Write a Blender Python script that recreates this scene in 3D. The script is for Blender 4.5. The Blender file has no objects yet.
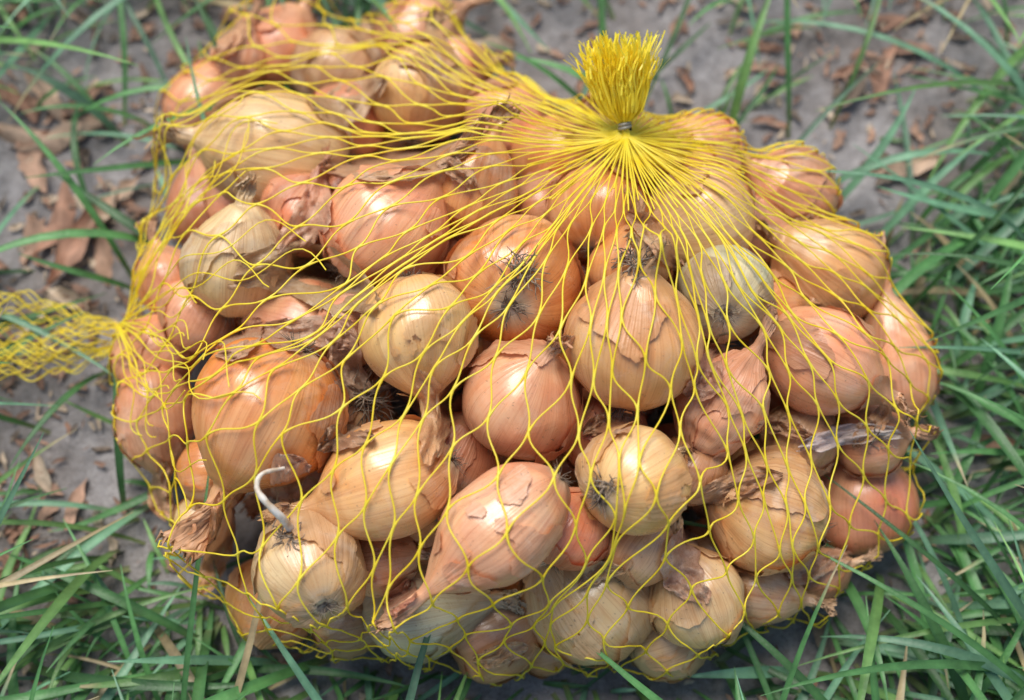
import bpy, math, random
import numpy as np
from mathutils import Vector, Matrix, noise
from mathutils.bvhtree import BVHTree
random.seed(7); rng=np.random.default_rng(5)
scene=bpy.context.scene
# ---------------------------------------------------------------- camera frame
TILT=math.radians(21); D=14.0
T=Vector((0,0,1.3)); RT=Vector((1,0,0)); UP=Vector((0,math.cos(TILT),math.sin(TILT))); CB=Vector((0,-math.sin(TILT),math.cos(TILT)))
CAM=T+CB*D
def lay(px,py,h):
    p=T+RT*((px-512)/100)+UP*((350-py)/100); d=p-CAM
    return CAM+d*((h-CAM.z)/d.z)
# ---------------------------------------------------------------- materials
def newmat(n):
    m=bpy.data.materials.new(n); m.use_nodes=True; nt=m.node_tree; nt.nodes.clear()
    out=nt.nodes.new('ShaderNodeOutputMaterial'); b=nt.nodes.new('ShaderNodeBsdfPrincipled')
    nt.links.new(b.outputs[0],out.inputs[0]); return m,nt,b,out
def N(nt,t,**k):
    n=nt.nodes.new(t)
    for a,v in k.items(): setattr(n,a,v)
    return n
def L(nt,a,b): nt.links.new(a,b)
def noise_n(nt,vec,scale,detail=3,rough=0.55,dist=0):
    n=N(nt,'ShaderNodeTexNoise'); n.inputs['Scale'].default_value=scale; n.inputs['Detail'].default_value=detail
    n.inputs['Roughness'].default_value=rough; n.inputs['Distortion'].default_value=dist
    if vec is not None: L(nt,vec,n.inputs['Vector'])
    return n.outputs['Fac']
def ramp(nt,fac,stops):
    r=N(nt,'ShaderNodeValToRGB'); e=r.color_ramp.elements
    while len(e)<len(stops): e.new(0.5)
    for i,(p,c) in enumerate(stops):
        e[i].position=p; e[i].color=(c if len(c)==4 else (*c,1)) if hasattr(c,'__len__') else (c,c,c,1)
    L(nt,fac,r.inputs[0]); return r.outputs[0]
def mix(nt,f,a,b,mode='MIX'):
    m=N(nt,'ShaderNodeMix',data_type='RGBA',blend_type=mode)
    for s,v in ((0,f),(6,a),(7,b)):
        if hasattr(v,'is_linked'): L(nt,v,m.inputs[s])
        else: m.inputs[s].default_value=v if s==0 else (v if len(v)==4 else (*v,1))
    return m.outputs[2]
def math_n(nt,op,a,b):
    m=N(nt,'ShaderNodeMath',operation=op)
    for s,v in ((0,a),(1,b)):
        if hasattr(v,'is_linked'): L(nt,v,m.inputs[s])
        else: m.inputs[s].default_value=v
    return m.outputs[0]
def vmul(nt,v,s):
    m=N(nt,'ShaderNodeVectorMath',operation='MULTIPLY'); L(nt,v,m.inputs[0]); m.inputs[1].default_value=s; return m.outputs[0]
def vaddrand(nt,v):
    oi=N(nt,'ShaderNodeObjectInfo'); m=N(nt,'ShaderNodeMath',operation='MULTIPLY'); L(nt,oi.outputs['Random'],m.inputs[0]); m.inputs[1].default_value=50
    a=N(nt,'ShaderNodeVectorMath',operation='ADD'); L(nt,v,a.inputs[0]); L(nt,m.outputs[0],a.inputs[1]); return a.outputs[0]
def bump(nt,h,b,strength,dist):
    n=N(nt,'ShaderNodeBump'); n.inputs['Strength'].default_value=strength; n.inputs['Distance'].default_value=dist
    L(nt,h,n.inputs['Height']); L(nt,n.outputs[0],b.inputs['Normal']); return n

def onion_mat(name,peel=False):
    m,nt,b,out=newmat(name)
    at=N(nt,'ShaderNodeAttribute',attribute_name='mer'); tc=N(nt,'ShaderNodeTexCoord'); oi=N(nt,'ShaderNodeObjectInfo')
    mer=vaddrand(nt,at.outputs['Vector']); ob=vaddrand(nt,tc.outputs['Object'])
    sx=N(nt,'ShaderNodeSeparateXYZ'); L(nt,at.outputs['Vector'],sx.inputs[0]); t=sx.outputs[2]
    s1=noise_n(nt,vmul(nt,mer,(4,4,.6)),1,3,.5)
    s2=noise_n(nt,vmul(nt,mer,(13,13,.7)),1,2,.5)
    s3=noise_n(nt,vmul(nt,mer,(34,34,1.6)),1,2,.5)
    pa=noise_n(nt,ob,1.3,4,.55,.4); pa2=noise_n(nt,ob,3.7,5,.65,.8); pa3=noise_n(nt,ob,.9,3,.5)
    base=oi.outputs['Color']
    dark=mix(nt,1,base,(.76,.52,.36),'MULTIPLY')
    pale=mix(nt,.45,base,(.86,.62,.33))
    if peel:
        pale=mix(nt,.5,base,(.82,.59,.35)); base=mix(nt,.3,base,(.70,.44,.24))
        dk=math_n(nt,'SUBTRACT',1.0,oi.outputs['Alpha'])
        pale=mix(nt,dk,pale,(.46,.27,.14)); base=mix(nt,dk,base,(.36,.19,.09))
    c=mix(nt,ramp(nt,pa,[(.38,0),(.68,1)]),base,pale)
    c=mix(nt,ramp(nt,pa3,[(.46,0),(.66,.5)]),c,mix(nt,1,c,(.95,.66,.60),'MULTIPLY'))   # rosy flush
    f=ramp(nt,s1,[(.45,0),(.75,.6)]); c=mix(nt,f,c,dark)
    vein=ramp(nt,s2,[(.47,0),(.5,.5),(.53,0)])
    c=mix(nt,vein,c,mix(nt,1,base,(.60,.38,.26),'MULTIPLY'))
    c=mix(nt,ramp(nt,s3,[(.56,0),(.72,.35)]),c,mix(nt,1,c,(.78,.6,.48),'MULTIPLY'))
    c=mix(nt,ramp(nt,pa2,[(.56,0),(.68,.35)]),c,dark)
    dust=noise_n(nt,ob,2.3,6,.7,.3); c=mix(nt,ramp(nt,dust,[(.52,0),(.74,.3 if not peel else .6)]),c,(.80,.68,.52))   # chalky dry skin
    spk=noise_n(nt,ob,26,2,.5); c=mix(nt,ramp(nt,spk,[(.67,0),(.75,.55)]),c,(.18,.10,.06))
    # neck + root colouring
    c=mix(nt,ramp(nt,t,[(.78,0),(1.0,.75)]),c,mix(nt,.4,pale,(.46,.27,.15)))
    c=mix(nt,ramp(nt,t,[(.02,.8),(.11,0)]),c,mix(nt,s1,(.26,.18,.11),(.66,.55,.36)))
    L(nt,c,b.inputs['Base Color'])
    rr=ramp(nt,pa2,[(.3,.22 if not peel else .32),(.7,.40 if not peel else .5)]); L(nt,rr,b.inputs['Roughness'])
    b.inputs['Specular IOR Level'].default_value=.85 if not peel else .6
    h=mix(nt,.5,s2,pa2); bump(nt,h,b,.30 if not peel else .6,.035 if not peel else .045)
    if peel:
        tr=N(nt,'ShaderNodeBsdfTranslucent'); L(nt,c,tr.inputs[0]); ms=N(nt,'ShaderNodeMixShader'); ms.inputs[0].default_value=.22
        L(nt,b.outputs[0],ms.inputs[1]); L(nt,tr.outputs[0],ms.inputs[2])
        # torn edge of the papery skin: thin sheet ends where the tear value falls under zero
        pm=N(nt,'ShaderNodeAttribute',attribute_name='tear'); fn=noise_n(nt,ob,7,3,.5)
        v=math_n(nt,'ADD',pm.outputs['Fac'],math_n(nt,'MULTIPLY',math_n(nt,'SUBTRACT',fn,.5),.22)); al=math_n(nt,'GREATER_THAN',v,0.0)
        tp=N(nt,'ShaderNodeBsdfTransparent'); m2=N(nt,'ShaderNodeMixShader'); L(nt,al,m2.inputs[0]); L(nt,tp.outputs[0],m2.inputs[1]); L(nt,ms.outputs[0],m2.inputs[2])
        L(nt,m2.outputs[0],out.inputs[0])
    return m
M_ON=onion_mat('onion_skin_glossy'); M_PEEL=onion_mat('onion_skin_papery',True)
m,nt,b,_=newmat('root_fibre'); tc=N(nt,'ShaderNodeTexCoord')
L(nt,ramp(nt,noise_n(nt,tc.outputs['Object'],14,3),[(.35,(.10,.07,.05)),(.6,(.32,.24,.17)),(.8,(.5,.42,.32))]),b.inputs['Base Color']); b.inputs['Roughness'].default_value=.9
M_ROOT=m
m,nt,b,_=newmat('white_sprout'); tc=N(nt,'ShaderNodeTexCoord')
L(nt,ramp(nt,noise_n(nt,tc.outputs['Object'],9,3),[(.35,(.55,.42,.28)),(.6,(.76,.70,.60))]),b.inputs['Base Color']); b.inputs['Roughness'].default_value=.6; M_SPROUT=m
def net_mat():
    m,nt,b,out=newmat('yellow_plastic_net'); tc=N(nt,'ShaderNodeTexCoord')
    c=ramp(nt,noise_n(nt,tc.outputs['Object'],3,3),[(.3,(.96,.74,.02)),(.7,(.98,.86,.09))]); L(nt,c,b.inputs['Base Color'])
    b.inputs['Roughness'].default_value=.35
    tr=N(nt,'ShaderNodeBsdfTranslucent'); L(nt,c,tr.inputs[0]); ms=N(nt,'ShaderNodeMixShader'); ms.inputs[0].default_value=.3
    L(nt,b.outputs[0],ms.inputs[1]); L(nt,tr.outputs[0],ms.inputs[2]); L(nt,ms.outputs[0],out.inputs[0]); return m
M_NET=net_mat()
m,nt,b,_=newmat('clip_metal'); b.inputs['Base Color'].default_value=(.30,.28,.22,1); b.inputs['Metallic'].default_value=.5; b.inputs['Roughness'].default_value=.55; M_CLIP=m
def leaf_mat(name,rough,transl,bstr=.3):
    m,nt,b,out=newmat(name); at=N(nt,'ShaderNodeAttribute',attribute_name='Col'); tc=N(nt,'ShaderNodeTexCoord')
    n=noise_n(nt,tc.outputs['Object'],5,4); c=mix(nt,1,at.outputs['Color'],ramp(nt,n,[(.3,.7),(.7,1.2)]),'MULTIPLY')
    L(nt,c,b.inputs['Base Color']); b.inputs['Roughness'].default_value=rough
    bump(nt,noise_n(nt,tc.outputs['Object'],25,3),b,bstr,.02)
    tr=N(nt,'ShaderNodeBsdfTranslucent'); L(nt,c,tr.inputs[0]); ms=N(nt,'ShaderNodeMixShader'); ms.inputs[0].default_value=transl
    L(nt,b.outputs[0],ms.inputs[1]); L(nt,tr.outputs[0],ms.inputs[2]); L(nt,ms.outputs[0],out.inputs[0]); return m
M_GRASS=leaf_mat('grass_blade',.42,.3); M_LIT=leaf_mat('dead_litter',.85,.08,.5)
m,nt,b,_=newmat('soil'); tc=N(nt,'ShaderNodeTexCoord'); o=tc.outputs['Object']
n1=noise_n(nt,o,.55,5,.6); n2=noise_n(nt,o,6,6,.7); n3=noise_n(nt,o,28,4,.7)
c=ramp(nt,n1,[(.35,(.26,.22,.195)),(.52,(.38,.35,.335)),(.7,(.46,.43,.42))])
c=mix(nt,1,c,ramp(nt,n2,[(.3,.6),(.65,1.15)]),'MULTIPLY'); c=mix(nt,ramp(nt,n3,[(.5,0),(.72,.5)]),c,(.13,.095,.07))
L(nt,c,b.inputs['Base Color']); b.inputs['Roughness'].default_value=.95; b.inputs['Specular IOR Level'].default_value=.2
bump(nt,mix(nt,.5,n2,n3),b,.8,.12); M_SOIL=m
# ---------------------------------------------------------------- mesh helper
def mk(name,verts,faces,mats,loc=None,fm=None,mer=None,col=None,tear=None,smooth=True,parent=None):
    me=bpy.data.meshes.new(name); me.from_pydata([tuple(v) for v in verts],[],faces)
    for x in mats: me.materials.append(x)
    if fm is not None: me.polygons.foreach_set('material_index',fm)
    if mer is not None:
        a=me.attributes.new('mer','FLOAT_VECTOR','POINT'); a.data.foreach_set('vector',np.array(mer,dtype=np.float32).ravel())
    if tear is not None:
        a=me.attributes.new('tear','FLOAT','POINT'); a.data.foreach_set('value',np.array(tear,dtype=np.float32))
    if col is not None:
        a=me.color_attributes.new('Col','FLOAT_COLOR','POINT'); a.data.foreach_set('color',np.array(col,dtype=np.float32).ravel())
    if smooth: me.polygons.foreach_set('use_smooth',[True]*len(me.polygons))
    me.update(); ob=bpy.data.objects.new(name,me); scene.collection.objects.link(ob)
    if loc is not None: ob.location=loc
    if parent: ob.parent=parent
    return ob
BV=[];BF=[]
def addbvh(vs,fs):
    o=len(BV); BV.extend(vs); BF.extend([tuple(i+o for i in f) for f in fs])
# ---------------------------------------------------------------- onions
NA=60
def onion(center,R,E,axis,neck,seed,col,peel=.0,crinkle=.0,roots=True,point=.5):
    rnd=random.Random(seed); so=Vector((seed*3.17%97,seed*1.73%89,seed*.77%83))
    z=axis.normalized(); x=z.orthogonal().normalized(); y=z.cross(x); roll=rnd.uniform(0,6.28)
    x2=x*math.cos(roll)+y*math.sin(roll); y2=z.cross(x2); Mx=Matrix((x2,y2,z)).transposed()
    V=[];F=[];MER=[];FM=[];TE=[];ringn=36; rn=R*rnd.uniform(.12,.17)
    rings=[]
    for a in range(ringn+1):
        th=math.pi*(.035+.935*a/ringn); s=math.sin(th)
        if th<math.pi/2: r=R*s**.92; zz=-math.cos(th)*R*E*.92
        else:
            k=(th-math.pi/2)/(math.pi/2); r=R*s**(1+1.25*point*k); zz=-math.cos(th)*R*E*(.95+.5*point*k*k)
        if a>ringn*.5: r=max(r,rn)
        rings.append((r,zz,a/ringn,0))
    ztop=rings[-1][1]; nb=14
    for bq in range(1,nb+1):
        q=bq/nb; rings.append((rn*(1-.35*q+.5*q*q*rnd.uniform(.6,1.2)),ztop+neck*q,1+q*.6,q))
    bend=Vector((rnd.uniform(-.35,.35),rnd.uniform(-.35,.35),0))*neck
    for (r,zz,t,q) in rings:
        for j in range(NA):
            ph=2*math.pi*j/NA; cx,cy=math.cos(ph),math.sin(ph)
            d=Vector((cx*r,cy*r,zz)); dn=d/R
            f=1+.10*noise.noise(dn*.9+so)+.025*noise.noise(dn*2.6+so)+.010*math.cos(5*ph+seed)
            if crinkle>0: f+=crinkle*(.045*noise.noise(dn*4+so)+.04*abs(noise.noise(Vector((cx*4,cy*4,t*2.5))+so)))
            if q>0 or t>.9:
                w=min(1,max(0,(t-.9)/.2)); rr=1+w*(.45*noise.noise(Vector((cx*3,cy*3,zz*3/R))+so)+.25*noise.noise(Vector((cx*9,cy*9,zz*2/R))+so))
                fx=1+.55*min(1,q*1.6); fy=1-.6*min(1,q*1.6)
                tw=q*1.5; px,py=cx*r*rr*fx,cy*r*rr*fy
                d=Vector((px*math.cos(tw)-py*math.sin(tw),px*math.sin(tw)+py*math.cos(tw),zz+(rnd.uniform(-.02,.02) if q>0 else 0)+(q==1)*rnd.uniform(-.16,.12)*neck))
                d+=bend*q*q
                v=Vector((d.x*(f if q==0 else 1),d.y*(f if q==0 else 1),d.z))
            else: v=Vector((d.x*f,d.y*f,d.z*f))
            V.append(v); MER.append((cx,cy,t)); TE.append(1)
    nr=len(rings)
    for a in range(nr-1):
        for j in range(NA):
            k=(j+1)%NA; F.append((a*NA+j,a*NA+k,(a+1)*NA+k,(a+1)*NA+j)); FM.append(0 if a<ringn+2 else 1)
    c0=len(V); V.append(Vector((0,0,rings[0][1]*.97))); MER.append((0,0,0)); TE.append(1)
    for j in range(NA): F.append((c0,(j+1)%NA,j)); FM.append(2)
    basef=len(F)
    # loose outer skin shell
    if peel>0:
        mv={}; thr=.30-.56*peel*.78
        idx={}
        for a in range(1,ringn+3):
            for j in range(NA):
                v=V[a*NA+j]; dn=v/R
                mv[(a,j)]=noise.noise(dn*1.05+so*1.3)+.24*noise.noise(dn*2.6+so)+.07*noise.noise(dn*7+so)-thr
        def gv(a,j):
            if (a,j) in idx: return idx[(a,j)]
            v=V[a*NA+j]; n=Vector((v.x,v.y,v.z*.8)).normalized()
            mm=max(mv[(a,j)],0); lift=R*(.016+.075*math.exp(-mm*10)*(.4+noise.noise(v/R*3+so*2)+.3)+.03*abs(noise.noise(v/R*6+so)))
            V.append(v+n*max(lift,R*.015)); MER.append(MER[a*NA+j]); TE.append(mv[(a,j)]); idx[(a,j)]=len(V)-1; return idx[(a,j)]
        for a in range(1,ringn+2):
            for j in range(NA):
                k=(j+1)%NA
                if max(mv[(a,j)],mv[(a,k)],mv[(a+1,k)],mv[(a+1,j)])>-.12:
                    F.append((gv(a,j),gv(a,k),gv(a+1,k),gv(a+1,j))); FM.append(1)
    # root hairs
    if roots:
        zb=rings[0][1]
        for i in range(34):
            a=rnd.uniform(0,6.28); l=R*rnd.uniform(.10,.32); r0=R*.11*math.sqrt(rnd.random()); p=Vector((r0*math.cos(a),r0*math.sin(a),zb))
            dr=Vector((math.cos(a)*rnd.uniform(.2,1.5),math.sin(a)*rnd.uniform(.2,1.5),-rnd.uniform(.1,.8))).normalized(); sd=dr.cross(Vector((0,0,1))).normalized()*R*.011
            prev=None
            for s in range(5):
                q=s/4; pp=p+dr*l*q+Vector((math.sin(q*5+i),math.cos(q*4+i),0))*R*.03*q; i0=len(V)
                w=sd*(1-.6*q); V.extend([pp-w,pp+w,pp+Vector((0,0,-1))*w.length*1.2]); MER.extend([(0,0,0)]*3); TE.extend([1]*3)
                if prev is not None:
                    for u_ in range(3):
                        w_=(u_+1)%3; F.append((prev+u_,prev+w_,i0+w_,i0+u_)); FM.append(2)
                prev=i0
    # dry wisps of torn skin at the neck tip
    for i in range(4 if neck>.15 else 0):
        a=rnd.uniform(0,6.28); l=R*rnd.uniform(.25,.5); w0=R*rnd.uniform(.03,.07); p=Vector((0,0,ztop+neck*rnd.uniform(.2,.9)))+bend*.6
        dr=Vector((math.cos(a),math.sin(a),rnd.uniform(.6,2.2))).normalized(); sd=dr.cross(Vector((math.sin(a*3),.3,.5))).normalized(); prev=None
        for s in range(7):
            q=s/6; pp=p+dr*l*q+Vector((math.sin(q*6+i),math.cos(q*5+i*2),0))*R*.05*q; w=sd*w0*(1-.75*q)*(1+.4*math.sin(s*2.3+i)); i0=len(V)
            V.extend([pp-w,pp+w]); MER.extend([(math.cos(a),math.sin(a),.9),(math.cos(a+.4),math.sin(a+.4),.9)]); TE.extend([1,1])
            if prev is not None: F.append((prev,prev+1,i0+1,i0)); FM.append(1)
            prev=i0
    V=[Mx@v for v in V]
    ob=mk('onion',V,F,[M_ON,M_PEEL,M_ROOT],loc=center,fm=FM,mer=MER,tear=TE)
    ob.color=(*col,.5 if rnd.random()<.22 else 1.0)
    addbvh([v+center for v in V[:c0+1]],F[:basef])
    return ob
C={'O':(.80,.33,.085),'P':(.84,.385,.20),'T':(.84,.52,.19),'G':(.60,.55,.33),'R':(.76,.27,.13),'Y':(.76,.51,.23),'B':(.66,.36,.17),'C':(.84,.45,.155)}
# view x, view y, radius, elong, neck-angle, neck elevation toward viewer, neck len, colour, peel, crinkle, dz
ON=[
(206,108,40,1.15,62,-5,.5,'P',.2,0,0),(283,50,42,1,60,10,.3,'P',.3,.2,0),(278,152,60,1.2,170,5,.25,'Y',.5,.35,.25),
(340,72,42,1.05,60,-20,.2,'B',.6,.7,0),(420,92,48,1.1,80,-10,.2,'T',.3,.1,.15),(415,38,38,1.3,30,10,.2,'P',.3,.2,0),
(508,124,45,1.1,160,10,.2,'P',.2,.1,0),(203,210,35,1.25,100,0,.2,'R',.0,0,0),(238,264,50,1.1,80,20,.2,'Y',.35,.3,.1),
(170,282,33,1.1,110,0,.2,'P',.3,.2,0),(156,354,38,1.2,35,5,.5,'P',.4,.3,0),(386,230,60,1.05,45,5,.7,'P',.15,.1,.25),
(515,280,66,1,80,-62,.2,'O',.1,.0,.2),(418,332,56,1.05,-80,8,.8,'T',.1,.1,.5),(633,345,66,1.04,84,22,.25,'C',.1,.0,.4),
(521,401,60,1.02,60,35,.2,'P',.15,.0,.35),(266,412,74,1.03,-118,0,.6,'O',.15,.15,.45),(156,418,37,1.4,-82,0,.4,'P',.5,.4,0),
(388,480,57,1.25,-162,3,.3,'C',.1,.05,.5),(502,528,52,1.55,-140,3,.35,'P',.08,.05,.65),(635,480,54,1,25,-40,.2,'T',.35,.1,.3),
(722,405,40,1.4,60,10,.3,'P',.7,1.6,.1),(768,512,58,1.0,160,5,.5,'C',.3,.5,.2),(862,502,52,1.05,95,10,.35,'R',.2,.1,0),
(820,362,54,1.15,-28,8,.2,'P',.1,.05,.2),(897,362,35,1.75,100,5,.3,'P',.2,.2,.1),(724,292,47,1.03,80,-60,.2,'G',.3,.2,.2),
(828,272,51,1.12,150,20,.2,'C',.25,.2,0),(790,192,42,1.15,150,20,.2,'P',.3,.2,0),(700,220,52,1.1,-160,20,.3,'Y',.4,.3,.2),
(700,160,44,1.1,-60,30,.2,'P',.2,.1,0),(600,212,50,1,80,-30,.2,'O',.2,.1,.0),(474,190,44,1.2,70,10,.2,'O',.3,.2,0),
(590,598,66,1.02,130,15,.2,'Y',.55,.5,.2),(420,612,46,1.3,10,10,.2,'G',.6,.6,.0),(312,568,54,1.05,120,-50,.2,'Y',.6,.4,.3),
(272,600,44,1.05,60,0,.2,'O',.2,.0,0),(697,600,46,1.1,110,10,.3,'Y',.3,.4,0),(495,636,42,1.15,30,10,.2,'B',.4,.3,0),
(305,330,50,1.1,160,10,.3,'R',.4,.4,.0),(602,432,46,1,60,20,.2,'R',.3,.1,-.2),(628,268,40,1,80,10,.25,'O',.3,.2,.1),
(558,160,45,1,60,10,.2,'O',.3,.2,0),(668,642,34,1.2,20,10,.2,'Y',.4,.4,0),(758,590,34,1.2,-10,10,.2,'B',.4,.3,0),
(205,520,28,1,60,0,.2,'T',.3,.1,0),(198,315,38,1,60,10,.2,'P',.3,.3,0),(345,410,44,1,60,30,.2,'B',.6,.8,-.1),
(455,455,42,1,60,10,.2,'R',.3,.1,-.2),(570,530,40,1,60,10,.2,'R',.3,.1,-.2),(690,470,36,1,60,10,.2,'B',.4,.4,-.2),
(800,440,38,1,60,10,.2,'B',.6,.6,-.1),(240,62,26,1.2,70,10,.5,'P',.4,.4,0),(745,235,40,1,10,10,.2,'P',.3,.3,0),(635,160,42,1,10,10,.2,'O',.3,.3,0),
(345,125,38,1,60,10,.2,'R',.3,.2,-.1),(640,550,36,1,60,10,.2,'B',.5,.4,-.2),(300,215,40,1,60,10,.2,'R',.3,.2,-.2),(455,70,34,1,10,10,.2,'P',.3,.2,-.1),
(460,255,38,1,10,10,.2,'R',.3,.2,-.3),(570,350,38,1,10,10,.2,'O',.3,.2,-.3),(690,360,36,1,10,10,.2,'P',.3,.2,-.3),(380,560,36,1,10,10,.2,'P',.5,.3,-.2),
(870,440,36,1,10,10,.2,'P',.5,.3,-.2),(215,470,36,1,10,10,.2,'O',.5,.3,-.2),(545,210,38,1,10,10,.2,'P',.5,.3,-.2),(765,310,38,1,10,10,.2,'O',.5,.3,-.2),(350,330,36,1,10,10,.2,'P',.5,.3,-.2),(240,205,34,1,10,10,.2,'P',.5,.3,-.2),
(350,622,32,1.2,10,10,.2,'Y',.5,.3,-.1),(545,645,30,1,10,10,.2,'B',.5,.3,-.1),(815,575,26,1.3,20,10,.2,'B',.5,.3,0)]
P=[]
for q in ON:
    e=((q[0]-530)/415)**2+((q[1]-350)/325)**2
    R=q[2]/100*1.03; h=max(R*.98,.45+1.75*max(0,1-e)**.75+q[10]*.7); P.append([q,R,h])
for it in range(80):
    pos=[lay(p[0][0],p[0][1],p[2]) for p in P]
    for i in range(len(P)):
        for j in range(i+1,len(P)):
            d=pos[i]-pos[j]; m_=(P[i][1]+P[j][1])*.89
            if d.length<m_:
                ov=(m_-d.length)*.22; s=1 if P[i][2]>P[j][2] else -1
                P[i][2]+=s*ov; P[j][2]-=s*ov
    for p in P: p[2]=min(max(p[2],p[1]*.97),2.6)
main=[]
for i,(q,R,h) in enumerate(P):
    a=math.radians(q[4]); el=math.radians(q[5]); c=lay(q[0],q[1],h)
    sc=(CAM-c).length/D; R*=sc   # true size of the nearer / farther bulbs
    ax=(RT*math.cos(a)+UP*math.sin(a))*math.cos(el)+CB*math.sin(el)
    hv=random.uniform(.86,1.06); hs=random.uniform(.92,1.08)
    cc=C[q[7]]; onion(c,R,q[3],ax,q[6],i+11,(min(1,cc[0]*hv),cc[1]*hv*hs,cc[2]*hv*hs*hs),q[8],q[9],roots=True,point=.5+(q[3]-1)*1.1)
    main.append((c,R))
k=0
for hh,lim in ((.5,.72),(1.3,.42)):
    for gy in range(-4,6):
        for gx in range(-5,6):
            x=gx*.98+(.49 if gy%2 else 0)+random.uniform(-.1,.1); y=gy*.9+random.uniform(-.1,.1)
            c=Vector((x+.15,y-.1,hh)); 
            if (x/4.1)**2+((y-.3)/3.5)**2>lim: continue
            if any((c-m0).length<(r0+.45)*.74 for m0,r0 in main): continue
            main.append((c,.45)); k+=1
            onion(c,random.uniform(.4,.5),1,Vector((random.uniform(-1,1),random.uniform(-1,1),random.uniform(-.5,.5))),.2,200+k,C[random.choice('ORPB')],.2,.2)
# ---------------------------------------------------------------- loose skins draped on the bulbs
bvh=BVHTree.FromPolygons(BV,BF)
def skin(px,py,l,w,ang,col,lift=.05,seed=0,crump=.12):
    so=Vector((seed*1.37,seed*2.11,seed*.71)); a=math.radians(ang); nu,nv=40,20; V=[];F=[];ME=[];ok=[]
    cx,cy=px,py
    for i in range(nu+1):
        for j in range(nv+1):
            u=i/nu*2-1; v=j/nv*2-1
            wd=w*(1-.6*abs(u)**2.2)*(1+.3*noise.noise(Vector((u*2,3,0))+so)); x=u*l/2; y=v*wd/2+.18*w*math.sin(u*2.3+seed)
            X=cx+(x*math.cos(a)-y*math.sin(a)); Y=cy-(x*math.sin(a)+y*math.cos(a))
            p0=T+RT*((X-512)/100)+UP*((350-Y)/100); d=(p0-CAM).normalized()
            h,n,_,dist=bvh.ray_cast(CAM,d)
            if h is None or (h-p0).length>3.2: h=lay(X,Y,.25)
            V.append(h); ME.append((u*.8,v*.5,.45+.2*u)); ok.append((1-v*v)*(1-u**4)*.9+.35*noise.noise(Vector((u*4,v*3,0))+so)+.12*noise.noise(Vector((u*13,v*9,1))+so)-.16)
    V=np.array([tuple(v) for v in V]).reshape(nu+1,nv+1,3)
    dep=V@np.array(CB)
    for _ in range(14):
        s=dep.copy(); s[1:-1,1:-1]=(dep[2:,1:-1]+dep[:-2,1:-1]+dep[1:-1,2:]+dep[1:-1,:-2])/4
        dep=np.maximum(s,dep)
    for _ in range(3):
        s=dep.copy(); s[1:-1,1:-1]=(dep[2:,1:-1]+dep[:-2,1:-1]+dep[1:-1,2:]+dep[1:-1,:-2])/4; dep=s
    out=[]
    for i in range(nu+1):
        for j in range(nv+1):
            v=Vector(V[i,j]); add=dep[i,j]-v.dot(CB); u_=i/nu*2-1;v_=j/nv*2-1
            cr=crump*(noise.noise(Vector((u_*3.5,v_*2.2,0))+so)+.6*abs(noise.noise(Vector((u_*2.5,v_*8,2))+so))+.3*noise.noise(Vector((u_*12,v_*9,2))+so))
            out.append(v+(CAM-v).normalized()*(add+lift+max(cr,-lift*.6)+.10*(v_*v_)*crump*3))
    for i in range(nu):
        for j in range(nv): F.append((i*(nv+1)+j,(i+1)*(nv+1)+j,(i+1)*(nv+1)+j+1,i*(nv+1)+j+1))
    c0=sum(out,Vector())/len(out)
    ob=mk('loose_onion_skin',[v-c0 for v in out],F,[M_PEEL],loc=c0,mer=ME,tear=ok); ob.color=(*col,1)
    F2=[f for f in F if min(ok[i] for i in f)>0]; addbvh(out,F2)
SK=[(306,282,155,70,-8,(.36,.25,.13)),(306,212,100,40,60,(.74,.40,.28)),(428,415,100,38,-82,(.72,.42,.20)),(400,160,160,34,8,(.55,.30,.16)),
(214,545,110,34,-105,(.72,.36,.14)),(688,568,80,44,-70,(.55,.35,.27)),(850,438,110,22,6,(.74,.78,.82)),(163,492,60,26,-80,(.6,.32,.17)),
(290,478,50,36,40,(.76,.50,.36)),(350,360,90,46,-60,(.50,.35,.26)),(735,487,100,26,12,(.36,.17,.07)),(872,425,60,22,60,(.7,.42,.24)),
(310,335,100,40,-15,(.50,.30,.21)),(232,40,60,20,60,(.7,.40,.22)),(820,566,70,26,10,(.7,.46,.30)),
(400,598,44,26,70,(.45,.13,.09)),(500,655,60,20,5,(.6,.42,.22)),(655,240,80,26,-40,(.6,.38,.2)),
(455,165,60,28,-60,(.5,.28,.16)),(610,425,60,24,20,(.4,.2,.1)),(705,375,60,34,50,(.6,.35,.26)),(345,440,60,30,20,(.35,.22,.14)),
(240,340,60,26,30,(.55,.3,.18)),(785,430,60,22,-10,(.5,.28,.16)),(350,95,80,40,20,(.52,.36,.2)),(600,575,50,22,20,(.76,.6,.38))]
for i,s in enumerate(SK): skin(*s,seed=i*3+2)
bvh=BVHTree.FromPolygons(BV,BF)
def onsurf(px,py,off=.04):
    p0=T+RT*((px-512)/100)+UP*((350-py)/100); d=(p0-CAM).normalized(); h,n,_,dd=bvh.ray_cast(CAM,d)
    if h is None: h=lay(px,py,.4)
    return h-d*off
def curve(name,splines,rad,mat,parent=None,cyc=False,smooth=False):
    cu=bpy.data.curves.new(name,'CURVE'); cu.dimensions='3D'; cu.bevel_depth=rad; cu.bevel_resolution=1; cu.use_fill_caps=True
    for sp in splines:
        s=cu.splines.new('POLY'); s.points.add(len(sp)-1)
        co=[]; 
        for p in sp: co.extend((p[0],p[1],p[2],1))
        s.points.foreach_set('co',co)
        if len(sp[0])>3: s.points.foreach_set('radius',[p[3] for p in sp])
    cu.materials.append(mat); ob=bpy.data.objects.new(name,cu); scene.collection.objects.link(ob)
    if parent: ob.parent=parent
    return ob
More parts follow.
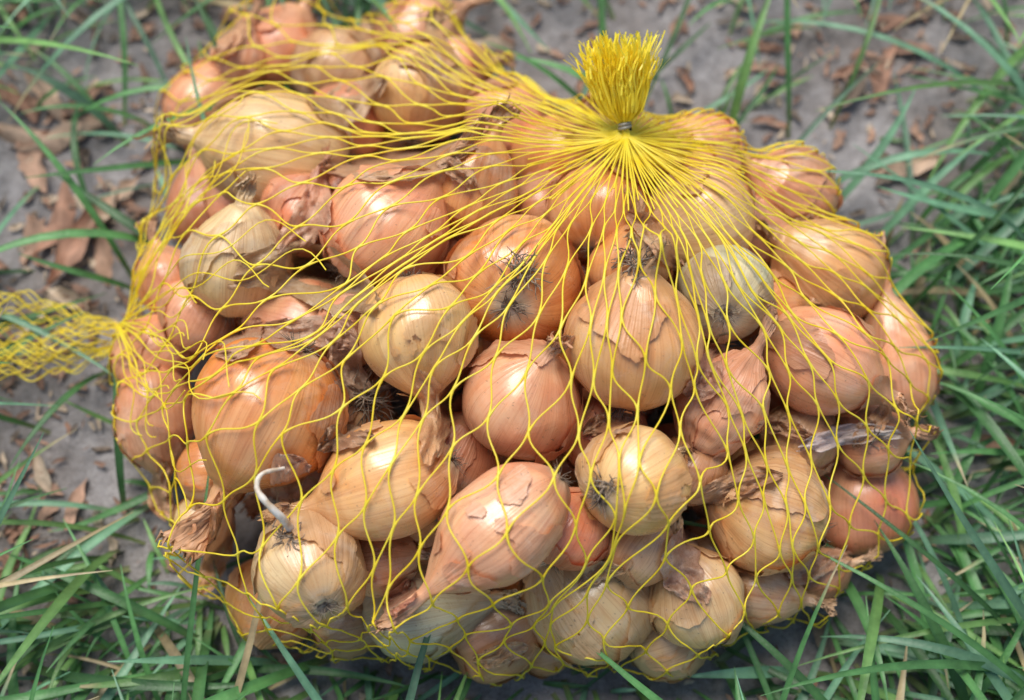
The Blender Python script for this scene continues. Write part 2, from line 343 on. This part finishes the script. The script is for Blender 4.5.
def smoothpath(pts,n=6):
    out=[]
    for i in range(len(pts)-1):
        p0=pts[max(i-1,0)];p1=pts[i];p2=pts[i+1];p3=pts[min(i+2,len(pts)-1)]
        for s in range(n):
            t=s/n; out.append(.5*((2*p1)+(p2-p0)*t+(2*p0-5*p1+4*p2-p3)*t*t+(3*p1-p0-3*p2+p3)*t**3))
    out.append(pts[-1]); return out
s0=onsurf(290,528,.05); s1_=onsurf(284,468,.12); zt=max(s0.z,s1_.z)+.12
sp=smoothpath([s0,lay(281,517,(s0.z+zt)/2+.05),lay(266,502,zt),lay(257,488,zt+.03),lay(262,474,zt+.03),s1_])
curve('onion_sprout',[[(p.x,p.y,p.z,1.5-.9*i/len(sp)+.25*noise.noise(Vector((i*.4,3,1)))) for i,p in enumerate(sp)]],.026,M_SPROUT)
# grey-black root tufts
sps=[]
for cx,cy,n,l in ((368,402,70,34),(520,275,50,22),(286,534,26,14),(604,488,34,14),(630,262,50,20),(880,440,10,14)):
    for i in range(n):
        a=random.uniform(0,6.28); c=onsurf(cx+random.gauss(0,7),cy+random.gauss(0,6),.02); pts=[c]
        for s in range(4):
            a+=random.uniform(-.7,.7); c=c+(RT*math.cos(a)+UP*math.sin(a))*l/400*random.uniform(.5,1.3)+CB*random.uniform(-.01,.04); pts.append(c)
        sps.append([(p.x,p.y,p.z,1-.15*i_) for i_,p in enumerate(pts)])
curve('dried_onion_roots',sps,.008,M_ROOT)
# ---------------------------------------------------------------- net
X0,X1,Y0,Y1,G=-5.6,5.6,-5.2,6.0,.05
xs=np.arange(X0,X1,G); ys=np.arange(Y0,Y1,G); H=np.zeros((len(ys),len(xs)))
for iy,y in enumerate(ys):
    for ix,x in enumerate(xs):
        h=bvh.ray_cast(Vector((x,y,8)),Vector((0,0,-1)))[0]
        if h is not None: H[iy,ix]=max(0,h.z)
def dil(M,r):
    o=M.copy(); n=int(r/G)
    for dy in range(-n,n+1):
        for dx in range(-n,n+1):
            if dx*dx+dy*dy<=n*n: o=np.maximum(o,np.roll(np.roll(M,dy,0),dx,1))
    return o
tie=lay(624,146,2.3); tx,ty=tie.x,tie.y
mask=dil((H>.2).astype(float),.55)          # close the outline
er=1-dil(1-mask,.5)
left=(np.add.outer(ys*.0,xs)<-2.6)&(np.add.outer(ys,xs*0)>-.3)
inside=np.where(left,1-dil(1-mask,.25),er)>.5
Ho=dil(H,.05)+.03; Ho[H<.05]=.02
iy,ix=int((ty-Y0)/G),int((tx-X0)/G); peak=H[iy-3:iy+4,ix-3:ix+4].max()+.25
print('PEAK',peak)
Hs=Ho.copy()
yy,xx=np.mgrid[0:len(ys),0:len(xs)]; pin=((yy-iy)**2+(xx-ix)**2)<=2
for it in range(500):
    A=(np.roll(Hs,1,0)+np.roll(Hs,-1,0)+np.roll(Hs,1,1)+np.roll(Hs,-1,1))/4
    Hs=np.maximum(A,Ho); Hs[pin]=peak; Hs[~inside]=0
def samp(x,y):
    fx=(x-X0)/G; fy=(y-Y0)/G; i=int(fx); j=int(fy)
    if i<0 or j<0 or i>=len(xs)-1 or j>=len(ys)-1: return 0
    a=fx-i;b_=fy-j; return (Hs[j,i]*(1-a)+Hs[j,i+1]*a)*(1-b_)+(Hs[j+1,i]*(1-a)+Hs[j+1,i+1]*a)*b_
NT=76; NP=256; prof=[]
for i in range(NP):
    th=2*math.pi*i/NP; r=0;s=0;ro=[0];ss=[0];pz=samp(tx,ty)
    while r<9:
        r+=.025; z_=samp(tx+r*math.cos(th),ty+r*math.sin(th))
        s+=math.hypot(.025,z_-pz); pz=z_; ro.append(r); ss.append(s)
        if r>.5 and z_<.02: break
    prof.append((np.array(ss),np.array(ro)))
def pt(th,s):
    f=(th/(2*math.pi)*NP)%NP; i=int(f)%NP; j=(i+1)%NP; a=f-int(f)
    if s>prof[i][0][-1] or s>prof[j][0][-1]: return None
    r=np.interp(s,*prof[i])*(1-a)+np.interp(s,*prof[j])*a
    x=tx+r*math.cos(th); y=ty+r*math.sin(th); z_=samp(x,y)+.012
    if z_<.5:   # the net tucks back under the lowest bulbs
        k_=(.5-z_)*(.95 if y<.5 else .3); l_=math.hypot(x,y); x-=x/l_*k_; y-=y/l_*k_
    return (x,y,z_)
rings=[.05]
while rings[-1]<11:
    rho=rings[-1]*.84; w=2*math.pi*rho/NT; rings.append(rings[-1]+math.sqrt(max(.46**2-(w/2)**2,.28**2)))
nr=len(rings); dth=2*math.pi/NT
JT=rng.normal(0,.16,(nr,NT)); JS=rng.normal(0,.04,(nr,NT))
# slow variation: bunched and opened areas of the net
def node(j,k2):
    k2=k2%(2*NT); i=(k2//2)%NT
    th=k2*dth/2; th+=dth*(JT[j,i]+1.9*noise.noise(Vector((math.cos(th)*3.2,math.sin(th)*3.2,rings[j]*.45))))
    s=rings[j]+JS[j,i]+.3*noise.noise(Vector((math.cos(th)*2.5+9,math.sin(th)*2.5,rings[j]*.2)))
    if j==0: s=.03
    return th,s
net=[]
for fam in (1,-1):
    for i in range(NT):
        pts=[];k2=2*i
        for j in range(nr-1):
            a=node(j,k2); b_=node(j+1,k2+fam); dd=b_[0]-a[0]
            dd=(dd+math.pi)%(2*math.pi)-math.pi
            stop=False
            for s in range(9):
                q=s/9
                qt=q-.09*math.sin(2*math.pi*q)
                p=pt(a[0]+dd*qt,a[1]+(b_[1]-a[1])*q)
                if p is None: stop=True;break
                near_=min(1,max(.75,a[1]/1.6))
                pts.append((*p,(1.45 if s==0 else (1.15 if s in(1,8) else .85))*near_))
            if stop: break
            k2+=fam
        if len(pts)>3: net.append(pts)
bag=bpy.data.objects.new('yellow_net_bag',None); scene.collection.objects.link(bag)
curve('netting',net,.0094,M_NET,bag)
# gathered left end and loose tail
gp=lay(128,338,.55); tail=[]
for i in range(30):
    y0=random.uniform(-1,1); pts=[]; ph=random.uniform(0,6)
    for s in range(50):
        q=s/49; x=gp.x-q*1.75; sp_=.10+.30*math.sin(min(1,q*1.3)*math.pi/2)
        yy_=gp.y+y0*sp_*1.25+.06*min(1,q*3)*math.sin(q*26*(1 if i%2 else -1)+ph)-.05*q
        z_=.62+.02*q+.10*math.sin(y0*4+q*6)+.04*math.sin(q*17+ph); pts.append((x,yy_,z_,.75))
    tail.append(pts)
for i in range(30):  # fan back over the bulbs
    a=math.radians(random.uniform(-80,85)); ln=random.uniform(1.0,2.4); pts=[]; a0=a
    for s in range(30):
        q=s/29; r=q*ln; aa=a0+.09*math.sin(q*14+i)*(1 if i%2 else -1)*q
        x=gp.x+r*math.cos(aa); y=gp.y+r*math.sin(aa)*1.15; z_=max(samp(x,y)+.03,.62*(1-q)+.15*(q)); pts.append((x,y,z_,.7))
    tail.append(pts)
curve('gathered_tail',tail,.009,M_NET,bag)
# neck below clip, clip and brush
top=Vector((tx,ty,samp(tx,ty))); dv=(UP*.93+CB*.26-RT*.13).normalized(); sx_=dv.cross(CB).normalized(); sy_=dv.cross(sx_)
base=top-dv*.02; nk=[]
for i in range(70):
    a=random.uniform(0,6.28); r0=random.uniform(.35,1.2); x=tx+r0*math.cos(a); y=ty+r0*math.sin(a)
    A=Vector((x,y,samp(x,y)+.02)); B=base+(sx_*math.cos(a)+sy_*math.sin(a))*.05; mid=A.lerp(B,.6); mid.z=max(mid.z*.5+.5*(samp(mid.x,mid.y)+.05),samp(mid.x,mid.y)+.02)
    nk.append([(*p,.8) for p in smoothpath([A,mid,B,base+dv*.09+(sx_*math.cos(a)+sy_*math.sin(a))*.035],5)])
curve('gathered_neck',nk,.009,M_NET,bag)
V=[];F=[]
for i in range(420):
    a=random.uniform(0,6.28); r=math.sqrt(random.random()); l=random.uniform(.60,.92)*(1-.10*r); ca,sa=math.cos(a)*r,math.sin(a)*r
    w=random.uniform(.005,.012); ph=random.uniform(0,6.28); wv=(sx_*math.cos(ph)+sy_*math.sin(ph))*w; f1=random.uniform(8,20); prev=None; off=random.gauss(0,.06)
    for s in range(12):
        q=s/11; sp_=.05+.10*min(1,q*5)+.19*q; z_=math.sin(q*f1+ph)*.026*q
        p=base+dv*(.13+l*q)+sx_*(ca*sp_*1.1+z_+off*q*q)+sy_*(sa*sp_*.8+z_); i0=len(V); V.extend([p-wv,p+wv])
        if prev is not None: F.append((prev,prev+1,i0+1,i0))
        prev=i0
mk('top_brush',V,F,[M_NET],parent=bag,smooth=False)
V=[];F=[]
# thin wire wound twice around the gathered neck
for s in range(61):
    an=s/60*4*math.pi; cc=base+dv*(.07+.07*s/60)+(sx_*math.cos(an)+sy_*math.sin(an))*.056; rd=(sx_*math.cos(an)+sy_*math.sin(an))
    for j in range(8):
        b2=j/8*6.283; V.append(cc+rd*math.cos(b2)*.014+dv*math.sin(b2)*.018)
for s in range(60):
    for j in range(8): F.append((s*8+j,s*8+(j+1)%8,(s+1)*8+(j+1)%8,(s+1)*8+j))
mk('metal_clip',V,F,[M_CLIP],parent=bag)
# ---------------------------------------------------------------- ground
n=220; tt=np.linspace(-1,1,n); g=9*tt+ (600-9)*np.sign(tt)*np.abs(tt)**9
V=[];F=[]
def gz(x,y):
    if abs(x)>25 or abs(y)>25: return 0.0
    return .10*noise.noise(Vector((x*.5,y*.5,3)))+.05*noise.noise(Vector((x*1.7,y*1.7,5)))+.02*noise.noise(Vector((x*5,y*5,5)))-.04
for y in g:
    for x in g: V.append((x,y+1,gz(x,y+1)))
for i in range(n-1):
    for j in range(n-1): F.append((i*n+j,i*n+j+1,(i+1)*n+j+1,(i+1)*n+j))
mk('ground',V,F,[M_SOIL])
# ---------------------------------------------------------------- grass
soil=[(lay(a,b_,0),rx,ry) for a,b_,rx,ry in ((50,180,2.1,1.8),(20,440,1.6,1.1),(560,10,2.1,1.7),(720,10,2.7,1.8),(840,120,1.7,1.5),(920,20,1.6,1.2),(110,90,1.7,1.2),(30,320,1.4,1.1),(20,560,1.,.6),(250,20,1.1,.7))]
def dens(x,y):
    d=1.0
    for c,rx,ry in soil: d=min(d,max(.035,((x-c.x)/rx)**2+((y-c.y)/ry)**2-.6))
    if d>=1: d*=min(1,max(.4,.85+1.6*noise.noise(Vector((x*.55,y*.55,8)))))
    return min(d,1)
def inbag(x,y):
    fx=int((x-X0)/G); fy=int((y-Y0)/G)
    return 0<=fx<len(xs) and 0<=fy<len(ys) and H[fy,fx]>.1
V=[];F=[];COL=[]
def blade(x,y,az,l,w,e0,e1,col,twist):
    p=Vector((x,y,gz(x,y)-.03)); S=10; prev=None; az0=az
    for s in range(S+1):
        q=s/S; e=e0+(e1-e0)*q**.8; a=az0+twist*q
        d=Vector((math.cos(a)*math.cos(e),math.sin(a)*math.cos(e),math.sin(e)))
        side=Vector((-math.sin(a),math.cos(a),0)); up=side.cross(d)*-1
        ww=w*(.55+.9*q if q<.45 else .955)*(1-max(0,(q-.45)/.55)**1.7)+.003
        i0=len(V); V.extend([p-side*ww+up*ww*.35,p.copy(),p+side*ww+up*ww*.35])
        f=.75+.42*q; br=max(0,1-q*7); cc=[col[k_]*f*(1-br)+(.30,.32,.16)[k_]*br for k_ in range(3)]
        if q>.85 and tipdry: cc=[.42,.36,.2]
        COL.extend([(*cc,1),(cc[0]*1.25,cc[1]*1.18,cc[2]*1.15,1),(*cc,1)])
        if prev is not None: F.extend([(prev,prev+1,i0+1,i0),(prev+1,prev+2,i0+2,i0+1)])
        prev=i0; p=p+d*l/S
        if p.z<.05 and e<0: p.z=.05
cnt=0
while cnt<7000:
    x=random.uniform(-9,9); y=random.uniform(-6.5,11)
    if random.random()>dens(x,y) : continue
    if inbag(x,y): continue
    r=math.hypot(x/4.3,(y-.2)/3.9); out=math.atan2(y,x)
    near=r<1.35
    az=out+random.gauss(0,.85) if near else random.gauss(.7,1.3)+(math.pi if random.random()<.35 else 0)
    long=random.random()<.36
    l=random.uniform(1.8,4.0) if long else random.uniform(.5,1.8); w=random.uniform(.022,.05)*(1.2 if long else .7)
    if near: l*=.75
    v=random.uniform(.55,1.5); t=random.random(); tipdry=random.random()<.12
    col=(.08*v,.215*v,.065*v) if t<.5 else ((.15*v,.31*v,.085*v) if t<.72 else (.14*v,.30*v,.17*v))
    if random.random()<.06: col=(.42*v,.34*v,.18*v)
    blade(x,y,az,l,w,math.radians(random.uniform(25,75) if near else random.uniform(30,82)),math.radians(random.uniform(-45,20)),col,random.uniform(-.6,.6)); cnt+=1
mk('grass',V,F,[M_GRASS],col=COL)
# ---------------------------------------------------------------- litter
V=[];F=[];COL=[]
def flake(x,y,l,w,az,col,z0=None):
    nu,nv=9,4; i0=len(V); c=random.uniform(-.5,.9); zt=random.uniform(-.25,.25); s0=random.uniform(0,50)
    for i in range(nu+1):
        for j in range(nv+1):
            u=i/nu*2-1;v=j/nv*2-1; wd=w*(1-u*u*.85)*(1+.6*noise.noise(Vector((u*3.5,s0,v*.5))))
            X=u*l/2+.12*l*noise.noise(Vector((v*2,s0,1)));Yy=v*wd/2+.25*w*math.sin(u*2+s0); Z=c*wd*v*v*.6+zt*X*.6+.14*l*noise.noise(Vector((u*1.8,v,s0)))
            xx_=x+X*math.cos(az)-Yy*math.sin(az); yy_=y+X*math.sin(az)+Yy*math.cos(az)
            V.append(Vector((xx_,yy_,gz(xx_,yy_)+.05+abs(zt)*l*.25+Z))); k_=1+.45*noise.noise(Vector((u*3,v*3,s0))); COL.append((col[0]*k_,col[1]*k_,col[2]*k_,1))
    for i in range(nu):
        for j in range(nv): F.append((i0+i*(nv+1)+j,i0+(i+1)*(nv+1)+j,i0+(i+1)*(nv+1)+j+1,i0+i*(nv+1)+j+1))
cols=[(.36,.20,.13),(.46,.28,.19),(.27,.16,.11),(.54,.42,.30),(.2,.15,.11)]
for i in range(2400):
    if i<1100:
        c,rx,ry=random.choice(soil); x=c.x+random.gauss(0,rx*.6); y=c.y+random.gauss(0,ry*.6)
    else: x=random.uniform(-8,8); y=random.uniform(-6,11)
    if inbag(x,y): continue
    big=random.random()<.03
    l=random.uniform(.4,.7) if big else random.uniform(.04,.28); flake(x,y,l,l*random.uniform(.12,.5) if not big else l*random.uniform(.15,.35),random.uniform(0,6.28),random.choice(cols))
for px,py,l,w,a in ((60,130,1.0,.28,10),(30,165,.6,.22,-50),(50,215,.8,.24,80),(75,240,.9,.24,60),(25,235,.5,.2,100),(95,215,.7,.18,70),(20,100,.5,.15,-60),(905,160,.8,.22,10),(885,70,.6,.18,60),(80,100,.5,.2,30),(45,95,.7,.18,120),(100,250,.6,.18,110),(118,190,.5,.15,40),(15,130,.8,.2,-20)):
    p=lay(px,py,.1); flake(p.x,p.y,l*1.25,w*1.25,math.radians(a),random.choice(((.42,.23,.15),(.50,.31,.21),(.52,.36,.25))))
mk('dead_leaf_litter',V,F,[M_LIT],col=COL)
# ---------------------------------------------------------------- light, camera
w=bpy.data.worlds.new('World'); scene.world=w; w.use_nodes=True; nt=w.node_tree
sky=nt.nodes.new('ShaderNodeTexSky'); sky.sky_type='NISHITA'; sky.sun_disc=False; sky.sun_elevation=math.radians(64); sky.sun_rotation=math.radians(-25)
bg=nt.nodes['Background']; nt.links.new(sky.outputs[0],bg.inputs[0]); bg.inputs[1].default_value=.15
sd=Vector((math.sin(math.radians(-25))*math.cos(math.radians(64)),math.cos(math.radians(-25))*math.cos(math.radians(64)),math.sin(math.radians(64))))
su=bpy.data.lights.new('sun','SUN'); su.energy=3.9; su.angle=math.radians(36); su.color=(1,.965,.91); so=bpy.data.objects.new('sun',su); scene.collection.objects.link(so)
so.rotation_euler=sd.to_track_quat('Z','Y').to_euler()
cd=bpy.data.cameras.new('camera'); cam=bpy.data.objects.new('camera',cd); scene.collection.objects.link(cam); cam.location=CAM
cam.rotation_euler=(TILT,0,0); cd.lens=36*D/10.24; cd.clip_end=2000; cd.clip_start=.1
cd.dof.use_dof=True; cd.dof.focus_distance=12.6; cd.dof.aperture_fstop=.2
scene.camera=cam
scene.view_settings.view_transform='Standard'; scene.view_settings.look='None'; scene.view_settings.exposure=0
